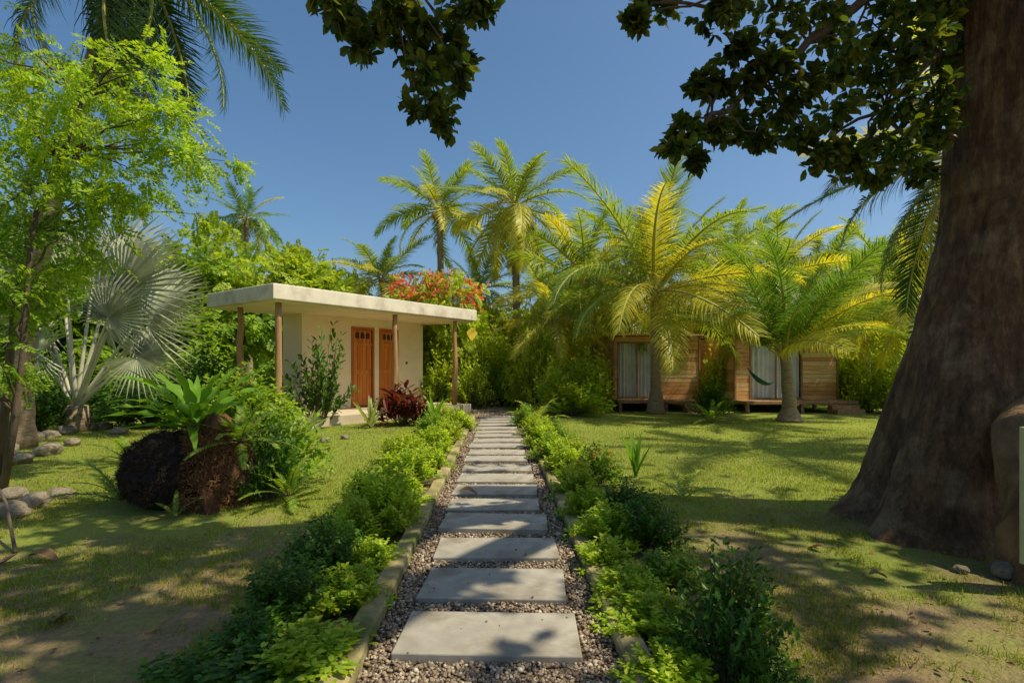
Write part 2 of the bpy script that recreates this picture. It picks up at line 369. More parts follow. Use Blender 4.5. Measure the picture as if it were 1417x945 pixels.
def limb(pts,r0,r1,n=10,name='limb'):
    mb=MB();P=[]
    for a,b_ in zip(pts,pts[1:]):
        for t in (0,.25,.5,.75): P.append(Vector(a).lerp(Vector(b_),t))
    P.append(Vector(pts[-1]));
    Q=[P[0]]+[(P[i-1]+P[i]*2+P[i+1])/4+Vector((random.uniform(-.03,.03),random.uniform(-.03,.03),random.uniform(-.03,.03))) for i in range(1,len(P)-1)]+[P[-1]]
    rad=[r0+(r1-r0)*i/(len(Q)-1) for i in range(len(Q))]
    mb.tube([T_(q) for q in Q],rad,n);return mb.build(name,BARK,bt,True)
limb([(4.5,4.8,5.6),(3.4,4.4,6.4),(1.4,3.9,6.2),(-.6,3.8,5.6),(-1.0,4.0,4.6)],.2,.04)
limb([(4.5,4.9,5.2),tuple(at(1290,-40,5.0)),tuple(at(1200,-5,4.8)),tuple(at(1120,60,4.7)),tuple(at(1050,110,4.6)),tuple(at(985,165,4.4)),tuple(at(940,195,4.4))],.06,.010)
limb([(4.5,5.0,4.6),tuple(at(1290,80,5.0)),tuple(at(1225,150,4.8)),tuple(at(1150,190,4.7))],.035,.010)
limb([tuple(at(1200,-5,4.8)),tuple(at(1100,-15,4.6)),tuple(at(1000,5,4.5)),tuple(at(900,5,4.5))],.03,.010)
limb([(4.6,4.5,6.3),(4.0,2.5,7.4),(3,0,8),(1.5,-2.5,8.2)],.24,.06)
limb([(4.8,4.5,6.8),(5.5,1.5,8),(7,-2,8.6)],.22,.06)
limb([(4.5,4.6,6.0),(2.0,3,7.2),(-1,1.5,7.6)],.17,.05)
limb([(4.8,4.8,7.4),(6.6,4.4,8.6),(9,3,9)],.2,.05)
limb([(4.9,4.7,4.8),(5.8,4.2,5.2),(6.8,3.9,5.4)],.12,.04)
Tov,Fov=oval(.24,.06)
def whorls(cents,rads,per,lf,seed,down=.2,T=Tov,Fc=Fov):
    r=np.random.default_rng(seed);P=[];D=[];U=[]
    for c,rd in zip(cents,rads):
        k=max(2,int(per*r.uniform(.7,1.3)))
        for _ in range(k):
            q=r.normal(size=3);q/=np.linalg.norm(q);q*=rd*r.uniform(.2,1.15);q[2]*=.8
            tip=np.array(c)+q;ax=nrm(q+np.array([0,0,-down])*rd+r.normal(size=3)*.2*rd)
            m_=r.integers(5,9)
            for i in range(m_):
                v=r.normal(size=3);v-=ax*v.dot(ax);v=nrm(v)
                P.append(tip-ax*lf*.5*r.random());D.append(v*1.0+ax*r.uniform(.1,.9)+np.array([0,0,-.25]));U.append(r.normal(size=3)*.45+np.array([0,0,1]))
    P=np.array(P);n=len(P);return inst(T,Fc,P,frames(np.array(D),np.array(U)),r.uniform(.7,1.15,n)*lf)
def cl(lst,seed):
    rs=random.Random(seed);C=[];Rr=[]
    for (px,py,rp,Y) in lst:
        p=at(px,py,Y+rs.uniform(-.25,.25));C.append(tuple(T_(p)));Rr.append(rp/F*Y)
    return C,Rr
mid=[(455,5,26,4),(490,18,32,4),(520,45,28,4),(545,8,34,4),(560,62,28,4.1),(590,30,32,4),(605,85,26,4.1),(628,60,26,4),(632,100,24,4),(585,150,24,4.2),(608,140,22,4.2),(612,168,22,4.2),(640,15,30,4),(660,0,26,4),(560,20,30,4.2),(500,70,18,4),(580,95,24,4.1),(470,30,20,4),(640,85,20,4)]
rt=[(885,8,24,4.5),(925,0,26,4.5),(880,30,12,4.5),(990,15,30,4.5),(1030,10,36,4.6),(1080,20,40,4.5),(1130,10,40,4.6),(1020,70,24,4.5),(990,120,24,4.5),(970,118,16,4.5),(1035,125,30,4.5),(1070,85,32,4.6),(950,180,22,4.4),(932,205,18,4.4),(990,180,24,4.4),(965,225,14,4.4),(1025,180,24,4.5),(1060,195,24,4.5),(1085,145,32,4.6),(1120,110,34,4.6),(1110,185,24,4.7),(1140,215,24,4.7),(1165,155,36,4.6),(1180,60,40,4.6),(1175,225,24,4.7),(1205,200,34,4.6),(1210,110,38,4.7),(1240,20,40,4.6),(1250,150,38,4.7),(1250,205,30,4.7),(1285,60,34,4.5),(1295,130,36,4.7),(1290,185,28,4.7),(1215,245,20,4.8),(1150,40,30,4.9),(1255,95,34,4.9),(1160,100,26,4.9),(1300,15,34,4.7),(1305,90,26,4.9),(1300,155,28,4.9),(1275,235,22,4.9),(1305,40,26,4.8),(1215,60,34,5.0),(1310,0,34,4.7),(1270,5,30,4.6)]
Tl,Fl=oval(.27,.06)
C1,R1=cl(mid,1);C2,R2=cl(rt,2)
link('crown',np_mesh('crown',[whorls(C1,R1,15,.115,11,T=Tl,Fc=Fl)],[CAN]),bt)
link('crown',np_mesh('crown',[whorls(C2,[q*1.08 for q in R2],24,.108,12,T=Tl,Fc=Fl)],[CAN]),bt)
for C,base in((C1,[T_((-.9,4,5.4)),T_((-.2,3.9,5.6)),T_((-1.2,4,5.0))]),(C2,[T_(at(*q)) for q in((1200,-5,4.8),(1120,60,4.7),(1050,110,4.6),(985,165,4.4),(1290,80,5.0),(1225,150,4.8),(1000,5,4.5),(1290,-40,5.0))])):
    mb=MB()
    for c in C:
        bb=min(base,key=lambda q:(q-Vector(c)).length)
        mb.tube(bez(bb,c,(0,0,.05),6,.03),[.014,.012,.010,.008,.006,.004],5)
    mb.build('twigs',BARK,bt,True)
r=np.random.default_rng(21);CC=[];RR=[]
while len(CC)<330:  # crown clusters above the view, placed and thinned to shape the foreground shade
    x=r.uniform(-3.5,13);y=r.uniform(-6,4.6);z=r.uniform(6.4,9.2)
    gx,gy=x-.60*z,y+.14*z
    if gy>(5.6 if gx<-1 else 4.5)+.5*math.sin(gx*1.3) or gy<-.5 or (y>0 and (z-1.45)/y<.78) : continue
    if -1.0<gx<.7 and gy>2.0 and r.random()<.87: continue
    if gx>1 and noise.noise(Vector((gx*1.2,gy*1.2,4)))>.22 and r.random()<.85: continue
    if gx<-1 and noise.noise(Vector((gx*1.2,gy*1.2,4)))>.38 and r.random()<.8: continue
    CC.append((x-4.4,y-4.9,z));RR.append(r.uniform(.4,.7))
CC+= [(x-4.4,y-4.9,z) for x,y,z in ((6,5.5,8.5),(8,5,9),(9.5,4,9),(7.5,3,8.6),(5,6.5,9),(7,6.4,9.4),(10,2,9),(8.5,.8,8.8))];RR+=[1.0]*8
for _ in range(20):  # unseen leaf clusters added to throw dappled shade on the trunk
    CC.append((r.uniform(5.6,8.2)-4.4,r.uniform(2.9,5.0)-4.9,r.uniform(3.4,7.0)));RR.append(r.uniform(.35,.55))
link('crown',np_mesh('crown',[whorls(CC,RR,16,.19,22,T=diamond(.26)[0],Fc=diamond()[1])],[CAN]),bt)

# ---------- palms ----------
def frond_mesh(name,L,droop,ll,n,seed,mats,hang=.6,w=.035,v=.35,seg=3):
    r=random.Random(seed);mb=MB();mb.cur=1
    pts=[];x=z=0;K=14
    for i in range(K+1):
        t=i/K;a=-droop*(t**1.5);pts.append(Vector((x,0.06*L*math.sin(t*2.2+seed)*t*.5,z)));x+=L/K*math.cos(a);z+=L/K*math.sin(a)
    mb.tube(pts,[L*.010*(1-.85*i/K)+.002 for i in range(K+1)],5,False)
    mb.cur=0
    for i in range(n):
        t=.13+.87*(i/(n-1))**.95;f=t*K;k=min(int(f),K-1);p=pts[k].lerp(pts[k+1],f-k);T=(pts[k+1]-pts[k]).normalized()
        Nn=Vector((-T.z,0,T.x))
        prof=math.sin(PI*(.12+.80*t))**.6*(1-.25*t)
        for s in(-1,1):
            if r.random()<.08: continue
            l=ll*prof*r.uniform(.72,1.12);fw=.35+.85*t+r.uniform(-.22,.22)
            d=(Vector((0,s,0))+T*fw+Nn*(v*r.uniform(-.1,1.4))).normalized()
            q=p.copy();ww=w*(.7+.5*prof)*r.uniform(.8,1.1);b=len(mb.v)
            hg=hang*r.uniform(.5,1.6)
            side=(T-d*T.dot(d)).normalized()
            for j in range(seg+1):
                u=j/seg;wd=ww*(1-u)**.7*(.6+.4*min(1,u*4+.3)) if j<seg else 0
                if j==seg: mb.v.append(tuple(q))
                else: mb.v+=[tuple(q+side*wd*.5),tuple(q-side*wd*.5)]
                q=q+d*(l/seg);d=(d+Vector((0,0,-hg*(1.0+u)/seg*1.2))).normalized()
            for j in range(seg-1):
                mb.f.append((b+2*j,b+2*j+1,b+2*j+3,b+2*j+2));mb.m.append(0)
            mb.f.append((b+2*seg-2,b+2*seg-1,b+2*seg));mb.m.append(0)
    return mb.mesh(name,mats)
FR={}
def fr(kind,hi):
    key=(kind,hi)
    if key not in FR:
        mat={'g':PG,'y':PY,'d':PD,'x':PDD}[kind];n=95 if hi else 62
        FR[key]=[frond_mesh('frond',1,dr,.27 if hi else .28,n,s,[mat,RACH],hg,.0092 if hi else .017,.25,4 if hi else 3) for s,dr,hg in((1,.8,.7),(2,1.25,1.1),(3,.55,.5),(4,1.7,1.6),(5,1.0,.9))]
    return FR[key]
def palm(base,crown,L,n,label,ypart=.3,hi=False,seed=0,r0=.17,group=None,e0=82,e1=-35,kind='g',coco=0,trunkmat=None,name='coconut_palm',lowyellow=True,stiff=False):
    rs=random.Random(seed);base=Vector(base);crown=Vector(crown)
    root=empty(name,base,0,label,'palm tree',group);top=crown-base
    mb=MB();K=40;P=[];Rd=[]
    for i in range(K+1):
        t=i/K;P.append(Vector((top.x*t**1.6,top.y*t**1.6,top.z*t)))
    Rd=[r0*(1+.8*max(0,1-i/K*5))*(1-.35*i/K)*(1+.06*(i%2)) for i in range(K+1)]
    Rd[-1]*=1.4;Rd[-2]*=1.35;Rd[-3]*=1.2
    mb.tube(P,Rd,12,True,.12);mb.build('trunk',trunkmat or PTR,root,True)
    for i in range(n):
        f=(i+.5)/n;el=e0+(e1-e0)*f**.85+rs.uniform(-9,9);az=i*2.39996+rs.uniform(-.25,.25)+seed
        k=kind
        if (f>.45 if lowyellow else True) and rs.random()<ypart*1.5: k='y'
        elif rs.random()<ypart*.25: k='y'
        ms=fr(k,hi);me=rs.choice([ms[0],ms[2],ms[4]] if (f<.35 or stiff) else ms)
        l=L*rs.uniform(.85,1.1)*(1 if f>.15 else .8)
        link('frond',me,root,tuple(top+Vector((math.cos(az),math.sin(az),0))*r0*.5+Vector((0,0,rs.uniform(-.1,.15)))),(rs.uniform(-.6,.6),-R(el),az),(l,l,l))
    for i in range(coco):
        a=rs.uniform(0,6.28);V,Fc=ico(2,i,.08,1,1.15);mb=MB();mb.v=V;mb.f=Fc;mb.m=[0]*len(Fc)
        mb.build('coconut',COCO,root,True,loc=tuple(top+Vector((math.cos(a)*.28,math.sin(a)*.28,-.3-rs.random()*.25))),scale=(.13,.13,.13))
    return root
def pb(px,Y): return ((px-CX)/F*Y,Y,0)
palm(pb(612,26),at(608,290,26),3.2,25,'tall coconut palm with olive green crown behind the white-roofed house, left of the two tallest',.35,seed=1,coco=6,e1=-42,r0=.2)
palm(pb(716,23),at(712,283,23),3.4,32,'tall coconut palm with drooping golden lower fronds at the end of the path',.65,seed=2,coco=5,e1=-72,r0=.19)
palm(gp(908,572),at(905,405,16.6),4.3,34,'large coconut palm with arching yellow fronds in front of the left wooden cabin',.40,True,3,.17,e0=88,e1=-20,stiff=False)
palm(gp(1093,582),at(1086,490,14.3),3.4,30,'short coconut palm with upright green fronds in front of the right wooden cabin',.15,True,4,.19,e0=88,e1=20,kind='d',stiff=True)
palm(pb(835,20.5),at(810,385,20.5),3.8,28,'coconut palm with green fronds just left of the large yellow-fronded palm',.35,seed=5,e1=-55)
palm(pb(1010,27),at(1012,345,27),3.4,26,'distant coconut palm rising behind the two wooden cabins',.3,seed=6,e1=-55)
palm(pb(1200,19),at(1190,420,19),2.9,28,'bushy coconut palm right of the right wooden cabin',.4,seed=7,e1=-35)
palm(pb(1262,16.5),at(1262,420,16.5),2.9,28,'coconut palm partly hidden behind the huge trunk at lawn level',.25,seed=8,e1=-45)
palm(pb(540,25),at(528,385,25),2.8,26,'pale yellow-green palm peeking over the house roof',.5,seed=9,e1=-40)
palm(pb(345,30),at(340,303,30),2.6,24,'small distant palm top above the bright trees behind the house',.1,seed=10,e1=-45,kind='d')
palm(pb(1390,9),at(1345,200,9),3.0,28,'tall coconut palm behind the huge trunk with hanging yellow fronds',.4,True,11,.17,e1=-75,kind='x')
palm(pb(20,9.5),at(185,-75,9.2),3.4,24,'tall coconut palm at top left with long dark hanging fronds',.0,True,12,.17,e0=55,e1=-85,kind='x')
palm(pb(745,27),at(755,405,27),3.1,26,'low golden palm in the thicket right of the path end',.5,seed=13,e1=-55)
palm(pb(990,22),at(985,405,22),3.2,28,'yellowish coconut palm between the two cabins',.45,seed=14,e1=-35)
palm(pb(775,18.5),at(765,445,18.5),2.2,24,'bushy young palm with yellow fronds right of the path end',.5,seed=15,e1=-30)
palm(pb(1060,22.5),at(1075,380,22.5),3.4,28,'coconut palm with olive fronds behind the right wooden cabin',.35,seed=16,e1=-35)
palm(pb(880,24),at(870,368,24),3.5,28,'coconut palm rising directly behind the left wooden cabin',.3,seed=17,e1=-45)
palm(pb(1120,24),at(1130,388,24),3.2,26,'yellow-green palm in the row behind the right corner of the cabins',.45,seed=18,e1=-40)
palm(pb(1225,24),at(1222,375,24),3.2,28,'coconut palm in the back row left of the huge trunk',.35,seed=19,e1=-50)
palm(pb(660,24),at(662,405,24),2.4,24,'golden green palm in the thicket behind the right end of the house roof',.5,seed=21,e1=-55)

# fan palm
def fan_mesh():
    mb=MB();n=42
    r=random.Random(3)
    for i in range(n):
        a0=R(-145+290*i/n);a1=R(-145+290*(i+1)/n);am=(a0+a1)/2;l=(.86+.14*math.cos(am))*r.uniform(.84,1.06)
        b=len(mb.v)
        dz=-.03-r.random()*.18
        def P(rad,a,z): return (rad*math.cos(a),rad*math.sin(a),z-.12*rad*rad+.08*abs(math.sin(a))*rad)
        mb.v+=[(0,0,0),P(.28*l,a0,-.0),P(.28*l,am,.04),P(.28*l,a1,0),P(.64*l,am-R(1.35),-.02),P(.64*l,am,.02),P(.64*l,am+R(1.35),-.02),P(l,am,dz)]
        for f in((0,1,2),(0,2,3),(1,4,5,2),(2,5,6,3),(4,7,5),(5,7,6)): mb.f.append(tuple(b+k for k in f));mb.m.append(0)
    return mb.mesh('fan_leaf',[SIL])
fan=fan_mesh();fp=(pb(105,12));fpx=empty('fan_palm',fp,0,'silvery fan palm with big pleated round leaves left of the house','palm tree')
MB().tube([(0,0,-.05),(0,0,.3),(.03,0,.6)],[.3,.28,.2],14,True,.2).build('trunk',PTR,fpx,True)
fans=[(175,400,1.75,-.7,42),(205,452,1.5,-.3,10),(130,385,1.65,.3,80),(92,390,1.5,-.4,110),(60,440,1.35,.2,160),(190,495,1.1,-.9,-25),(80,345,1.3,.5,120),(150,440,1.15,-1.0,50),(215,415,1.25,.4,25),(165,350,1.4,.6,65),(30,400,1.2,.3,140),(55,490,1.1,-.3,190)]
rs=random.Random(4)
for i,(px,py,s,dy,ang) in enumerate(fans):
    p=at(px,py,12+dy)-Vector(fp);st=Vector((0,0,.5));c=(p-st)
    mb=MB().tube([st+c*t+Vector((0,0,-.25))*(t*t)+Vector((0,0,.25*t)) for t in(0,.2,.4,.6,.8,1)],[.06,.05,.04,.034,.028,.02],6)
    lf=link('fan_leaf',fan,fpx,tuple(p));lf.scale=(s,s,s)
    d=Vector((math.cos(R(ang)),rs.uniform(-.25,.1),math.sin(R(ang)))).normalized();nn=Vector((rs.uniform(.1,.7),-1.0,rs.uniform(.2,.8)))
    nn=(nn-d*nn.dot(d)).normalized();yv=nn.cross(d);M=Matrix((d,yv,nn)).transposed();lf.rotation_euler=M.to_euler()
    mb.build('petiole',RACHS,fpx,True)

# ---------- generic trees ----------
def crown_chunk(cent,rad,ncl,per,size,seed,T,Fc,flat=.6,spread=.22,droop=.3):
    r=np.random.default_rng(seed)
    q=nrm(r.normal(size=(ncl,3)))*(r.random((ncl,1))**.45);q[:,2]=np.where(q[:,2]<-.55,q[:,2]*.5,q[:,2])
    rad=np.array(rad);C=np.array(cent)+q*rad
    cs=r.uniform(.6,1.3,ncl)
    idx=np.repeat(np.arange(ncl),per);n=len(idx)
    o=r.normal(size=(n,3))*[1,1,flat]*spread*rad.mean()*cs[idx][:,None]
    P=C[idx]+o;D=nrm(o+q[idx]*rad*.25)+r.normal(size=(n,3))*.5+[0,0,-droop];U=r.normal(size=(n,3))*.5+q[idx]*.6+[0,0,.9]
    return inst(T,Fc,P,frames(D,U),r.uniform(.7,1.25,n)*size),C
SP=sprig(6,.34,.13,1);SPF=sprig(9,.20,.055,2)
TREES={}
def tree_proto(kind):
    mats={'l':LG,'m':MG,'d':DG,'y':YG};r=[]
    for s in range(2):
        ch,C=crown_chunk((0,0,.60),(.42,.42,.40),44,38,.085,50+s+ord(kind),*SP,spread=.2)
        cm=np_mesh('crown',[ch],[mats[kind]])
        mb=MB();mb.tube([(0,0,-.01),(.01,0,.2),(0,.01,.45),(0,0,.8)],[.03,.022,.018,.006],8)
        for c in C[:12]: mb.tube(bez((0,0,.3),c,(0,0,-.03),5),[.012,.01,.008,.005,.003],5)
        r.append((cm,mb.mesh('trunk',[BARK],True)))
    return r
def tree(x,y,h,w,kind,label,group=None,seed=0,name='tree',cat='tree'):
    if kind not in TREES: TREES[kind]=tree_proto(kind)
    cm,tm=TREES[kind][seed%2]
    root=empty(name,(x,y,0),seed*1.3,label,cat,group);root.scale=(w,w,h)
    link('crown',cm,root);link('trunk',tm,root);return root
def tp(px,ytop,Y,w,kind,label,**k):
    p=at(px,ytop,Y);return tree(p.x,Y,p.z,w,kind,label,**k)
tp(330,318,24,6.5,'l','bright light green tree behind the left end of the house roof',seed=1)
tp(415,345,25,5.6,'l','bright green rounded tree above the middle of the house roof',seed=2)
tp(270,345,22,6,'m','mid green tree between the fan palm and the house',seed=3)
tp(475,385,24,4.5,'l','low green tree above the roof next to the pale palm',seed=4)
tp(180,400,20,6,'m','green tree behind the silvery fan palm',seed=5)
tp(60,340,19,8,'m','dark tree behind the feathery tree at far left',seed=6)
tp(-60,300,17,8,'m','dense green tree beyond the left edge of the lawn',seed=7)
tp(690,420,24,4.5,'y','vine-covered green tree at the end of the path',seed=8)
tp(745,430,23,4,'y','yellow-green small tree right of the path end',seed=9)
tp(800,430,25,5,'y','green tree behind the palms left of the wooden cabins',seed=10)
tp(870,430,27,6,'l','green tree behind the left wooden cabin',seed=11)
tp(960,415,27,6,'y','light green tree behind the gap between the wooden cabins',seed=12)
tp(1060,420,28,7,'l','green tree behind the right wooden cabin',seed=13)
tp(1150,405,26,6,'y','yellow-green tree right behind the right wooden cabin',seed=14)
tp(1215,415,24,5,'y','green tree at the right end of the lawn',seed=15)
tp(1300,400,24,7,'l','tree hidden mostly by the huge trunk, behind it to the left',seed=16)
tp(1420,380,24,8,'d','dark tree behind the huge trunk at the right edge',seed=17)
tp(560,425,21,4,'l','green tree directly behind the right end of the house',seed=18)
tp(640,430,21,3.6,'l','green tree just right of the house roof end',seed=19)
fv=tp(604,380,20,3.6,'l','flame tree covered in orange red blossoms behind the house roof',seed=20,name='flowering_tree')
fv.rotation_euler=(0,0,0)
ch,_=crown_chunk((.0,-.15,.85),(.48,.3,.12),46,16,.040,77,*diamond(.42),spread=.13)
link('blossom',np_mesh('blossom',[ch],[ORF]),fv)
r=np.random.default_rng(9);n=9000
x=r.uniform(-75,75,n);y=r.uniform(36,44,n);hh=5+1.6*np.array([noise.noise(Vector((a*.12,0,0))) for a in x])+1.2*np.array([noise.noise(Vector((a*.5,3,0))) for a in x])
P=np.stack([x,y,r.random(n)**.7*hh],1)
tag(link('far_woodland',np_mesh('far_woodland',[inst(*sprig(6,.34,.13,1),P,frames(r.normal(size=(n,3))+[0,0,-.2],r.normal(size=(n,3))*.5+[0,-.5,.9]),r.uniform(.9,1.6,n))],[MG])),'distant belt of green woodland behind the garden','woodland',kind='stuff')

# feathery tree at left
def feathery(loc,parts,label,seed,trunk,size=.36,mat=FEA,name='feathery_tree',r0=.055):
    root=empty(name,loc,0,label,'tree');L0=Vector(loc);rs=random.Random(seed);chs=[];allC=[]
    for i,(c,rd,nc,pr) in enumerate(parts):
        ch,C=crown_chunk(tuple(Vector(c)-L0),rd,nc,pr,size,seed+i,*SPF,spread=.14,droop=.55);chs.append(ch);allC+=[Vector(q) for q in C]
    link('crown',np_mesh('crown',chs,[mat]),root)
    TP=[Vector(p)-L0 for p in trunk];n=len(TP)
    MB().tube(TP,[r0-r0*.6*i/(n-1) for i in range(n)],10,True,.15).build('trunk',BARK,root,True)
    mb=MB()
    for q in allC[::2]:
        b_=min(TP[1:],key=lambda t:(t-q).length+.6*max(0,t.z-q.z+.5))
        mb.tube(bez(b_,q,(0,0,.12),6,.04,rs),[.02,.016,.012,.009,.006,.004],5)
    mb.build('limb',BARK,root,True);return root
feathery((-6.6,7.2,0),[(tuple(at(150,140,7)),(1.4,1.2,.85),22,17),(tuple(at(60,220,6.8)),(1.2,1.1,1.1),20,17),(tuple(at(245,195,7.2)),(.62,.7,.65),11,14),(tuple(at(190,270,7.1)),(.9,.8,.4),8,12),(tuple(at(40,80,7.3)),(1.0,1,.6),9,18),(tuple(at(20,370,6.8)),(.8,.9,.9),12,16),(tuple(at(110,320,7)),(.7,.7,.5),5,12)],
 'slender tree with feathery bright green leaves at the left edge',31,[(-6.9,7.2,-.05),(-6.8,7.2,1.2),(-6.6,7.1,2.2),(-6.3,7,3.2),(-5.9,7,4.2),(-5.6,7,5.0)],.32)
feathery((-6.1,6.3,0),[(tuple(at(-10,470,6.2)),(.8,.8,.9),16,18),(tuple(at(20,300,6.4)),(.7,.7,.8),10,15)],'darker twiggy tree with a thin leaning stem at the lower left edge',47,[(-6.0,6.3,-.05),(-5.85,6.3,.9),(-5.75,6.3,1.7),(-5.7,6.3,2.6),(-5.6,6.3,3.4)],.3,MG,'thin_tree',.045)

# ---------- house ----------
hr=empty('garden_house',(-5.27,11.8,0),math.atan2(.813,.583),'small cream plastered garden house with flat concrete roof and two wooden doors','house')
MB().box(0,7.07,0,3.05,2.96,3.31).build('roof',ROOFM,hr,bevel=.02)
MB().box(.12,6.95,.12,2.95,2.92,2.958).build('soffit',PLAST,hr)
fl=MB().box(.1,6.9,.1,3.0,-.05,.25).build('floor_slab',FLOORM,hr,bevel=.015)
MB().box(3.6,5.4,-.35,.098,-.05,.12).build('step',FLOORM,hr,bevel=.01)
wb=MB();w0,w1=2.0,6.59;fz=.252;tz=2.918
doors=[(3.62,4.48),(4.68,5.46)]
wb.box(w0,3.62,2,2.15,fz,tz);wb.box(4.48,4.68,2,2.15,fz,tz);wb.box(5.46,w1,2,2.15,fz,tz)
wb.box(3.62,4.48,2,2.15,2.66,tz);wb.box(4.68,5.46,2,2.15,2.66,tz)
wb.box(w0,w1,2.15,2.93,fz,tz)
wb.build('wall',PLAST,hr)
for a,b_ in doors:
    mb=MB();mb.box(a+.002,a+.07,1.97,2.06,fz+.002,2.66);mb.box(b_-.07,b_-.002,1.97,2.06,fz+.002,2.66);mb.box(a+.07,b_-.07,1.97,2.06,2.58,2.658)
    mb.build('door_frame',DOORF,hr,bevel=.006)
    mb=MB();n=4;wd=(b_-a-.16)/n
    for i in range(n): mb.box(a+.08+i*wd,a+.08+(i+1)*wd-.012,2.02,2.05,fz+.02,2.57)
    mb.box(a+.075,b_-.075,2.05,2.08,fz+.012,2.575);mb.box(a+.08,b_-.08,2.0,2.019,fz+.03,fz+.2);mb.box(a+.08,b_-.08,2.0,2.019,1.25,1.37);mb.box(a+.08,b_-.08,2.0,2.019,2.1,2.2)
    d=mb.build('door',DOORM,hr,bevel=.004)
    mb=MB()
    for i in range(3):
        x0=a+.14+i*(b_-a-.28)/3;mb.box(x0+.03,x0+(b_-a-.28)/3-.03,2.005,2.019,2.32,2.45)
        mb.tube([(x0+(b_-a-.28)/6,2.019,2.445),(x0+(b_-a-.28)/6,2.006,2.445)],(b_-a-.28)/6-.032,12)
    mb.build('vent',DARKM,d)
    MB().tube([(b_-.13,1.99,1.18),(b_-.13,1.95,1.2),(b_-.13,1.95,1.34),(b_-.13,1.99,1.36)],.012,6).build('handle',METAL,d,True)
rs=random.Random(2)
for s,d in((.28,.28),(3.78,.28),(6.3,.28),(.28,1.95),(6.75,2.75)):
    MB().tube([(s+rs.uniform(-.02,.02),d+rs.uniform(-.02,.02),z) for z in(.251,.8,1.4,2.0,2.5,2.919)],[.085,.078,.08,.072,.07,.068],12,True,.25).build('post',LOG,hr,True)
MB().box(5.8,5.87,1.985,2.0,1.55,1.63).build('switch',METAL,hr)
p=at(653,462,16.2);og=empty('hanging_ornament',p,R(20),'yellow leaf-shaped ornament hanging from the right corner of the house roof','ornament')
mb=MB();pts=[(0,-.22),(.07,-.14),(.14,-.03),(.165,.05),(.09,.12),(.04,.17),(0,.2),(-.04,.17),(-.09,.12),(-.165,.05),(-.14,-.03),(-.07,-.14)];n=len(pts)
for yy in(-.012,.012):
    mb.v+=[(a,yy,b_) for a,b_ in pts]
mb.f=[tuple(range(n)),tuple(range(2*n-1,n-1,-1))]+[(i,n+i,n+(i+1)%n,(i+1)%n) for i in range(n)];mb.m=[0]*len(mb.f)
mb.build('leaf_shape',YEL,og);MB().tube([(0,0,.19),(0,0,3.0-p.z)],.006,5).build('cord',METAL,og)

# ---------- cabins ----------
def boards(mb,x0,x1,z0,z1,y,axis='x',h=.14,t=.025):
    z=z0
    while z<z1-.02:
        hh=min(h,z1-z)-.008;j=random.uniform(0,.008)
        if axis=='x': mb.box(x0,x1,y-t-j,y,z,z+hh)
        else: mb.box(y,y+t+j,x0,x1,z,z+hh)
        z+=h
def cabin(px0,px1,glass,Y,rz,label,depth=3.2,top=2.5):
    a=pb(px0,Y);b_=pb(px1,Y);W=(b_[0]-a[0])/math.cos(rz)
    root=empty('wooden_cabin',a,rz,label,'cabin','wooden cabins across the lawn')
    g0,g1=[(g-px0)/(px1-px0)*W for g in glass]
    f=.38
    MB().box(-.05,W+.05,-.9,depth+.05,f-.1,f).build('deck',WOODD,root,bevel=.01)
    for x in(.0,W/2,W-.05):
        for y in(-.8,1.2,depth-.1): MB().box(x,x+.1,y,y+.1,-.05,f-.102).build('stilt',WOODD,root)
    mb=MB()
    if g0>.08: boards(mb,.06,g0-.05,f+.002,top,.03)
    boards(mb,g1+.05,W-.06,f+.002,top,.03);boards(mb,.06,depth-.06,f+.002,top,W-.03,'y');
    z=f+.002
    while z<top-.02: mb.box(.005,.03,.06,depth-.06,z,z+.132);mb.box(.06,W-.06,depth-.03,depth,z,z+.132);z+=.14
    mb.build('plank_wall',PLANK,root)
    for x in(0,W-.06):
        for y in(0,depth-.06): MB().box(x,x+.06,y-.03,y+.055,f+.001,top+.01).build('corner_post',WOODD,root)
    MB().box(-.03,W+.03,-.25,depth+.1,top+.02,top+.07).build('roof',PLANK,root)
    mb=MB();mb.box(g0-.05,g0,-.02,.05,f+.002,2.32);mb.box(g1,g1+.05,-.02,.05,f+.002,2.32);mb.box(g0,g1,-.018,.048,2.26,2.318);mb.box(g0,g1,-.018,.048,f+.003,f+.06);mb.box((g0+g1)/2-.025,(g0+g1)/2+.025,-.01,.03,f+.06,2.26)
    dr=mb.build('glass_door',WOODD,root,bevel=.004)
    MB().box(g0-.05,g1+.05,0,.03,2.325,top).build('lintel',PLANK,root)
    mb=MB();n=60
    for i in range(n+1):
        x=g0+(g1-g0)*i/n;y=.12+.035*math.sin(i*1.1)+.02*math.sin(i*.37);mb.v+=[(x,y,f+.03),(x,y+.005,2.28)]
        if i: k=2*i;mb.f.append((k-2,k,k+1,k-1));mb.m.append(0)
    mb.build('curtain',CURT,dr,True)
    for i in range(2): MB().box(W-1.0,W-.1,-1.15-.24*i,-.92-.24*i,-.03,f-.12*(i+1)).build('step',WOODD,root)
    return root
cabin(848,972,(856,908),18.2,R(4),'left wooden cabin with vertical white curtains and orange plank wall beyond the lawn')
cabin(1016,1166,(1040,1112),17.6,R(4),'right wooden cabin on stilts with curtained glass front and plank corner')
hm=MB();A=at(1034,508,16.5);B=at(1072,528,16.5);n=20
for i in range(n+1):
    t=i/n;p=A.lerp(B,t);p.z-=.30*4*t*(1-t);wv=.24*math.sin(PI*min(max(t,.03),.97))
    for j in range(5): 
        u=(j-2)/2;hm.v.append((p.x,p.y+u*wv,p.z+.10*u*u*math.sin(PI*t)))
    if i:
        k=5*i
        for j in range(4): hm.f.append((k-5+j,k+j,k+j+1,k-5+j+1));hm.m.append(0)
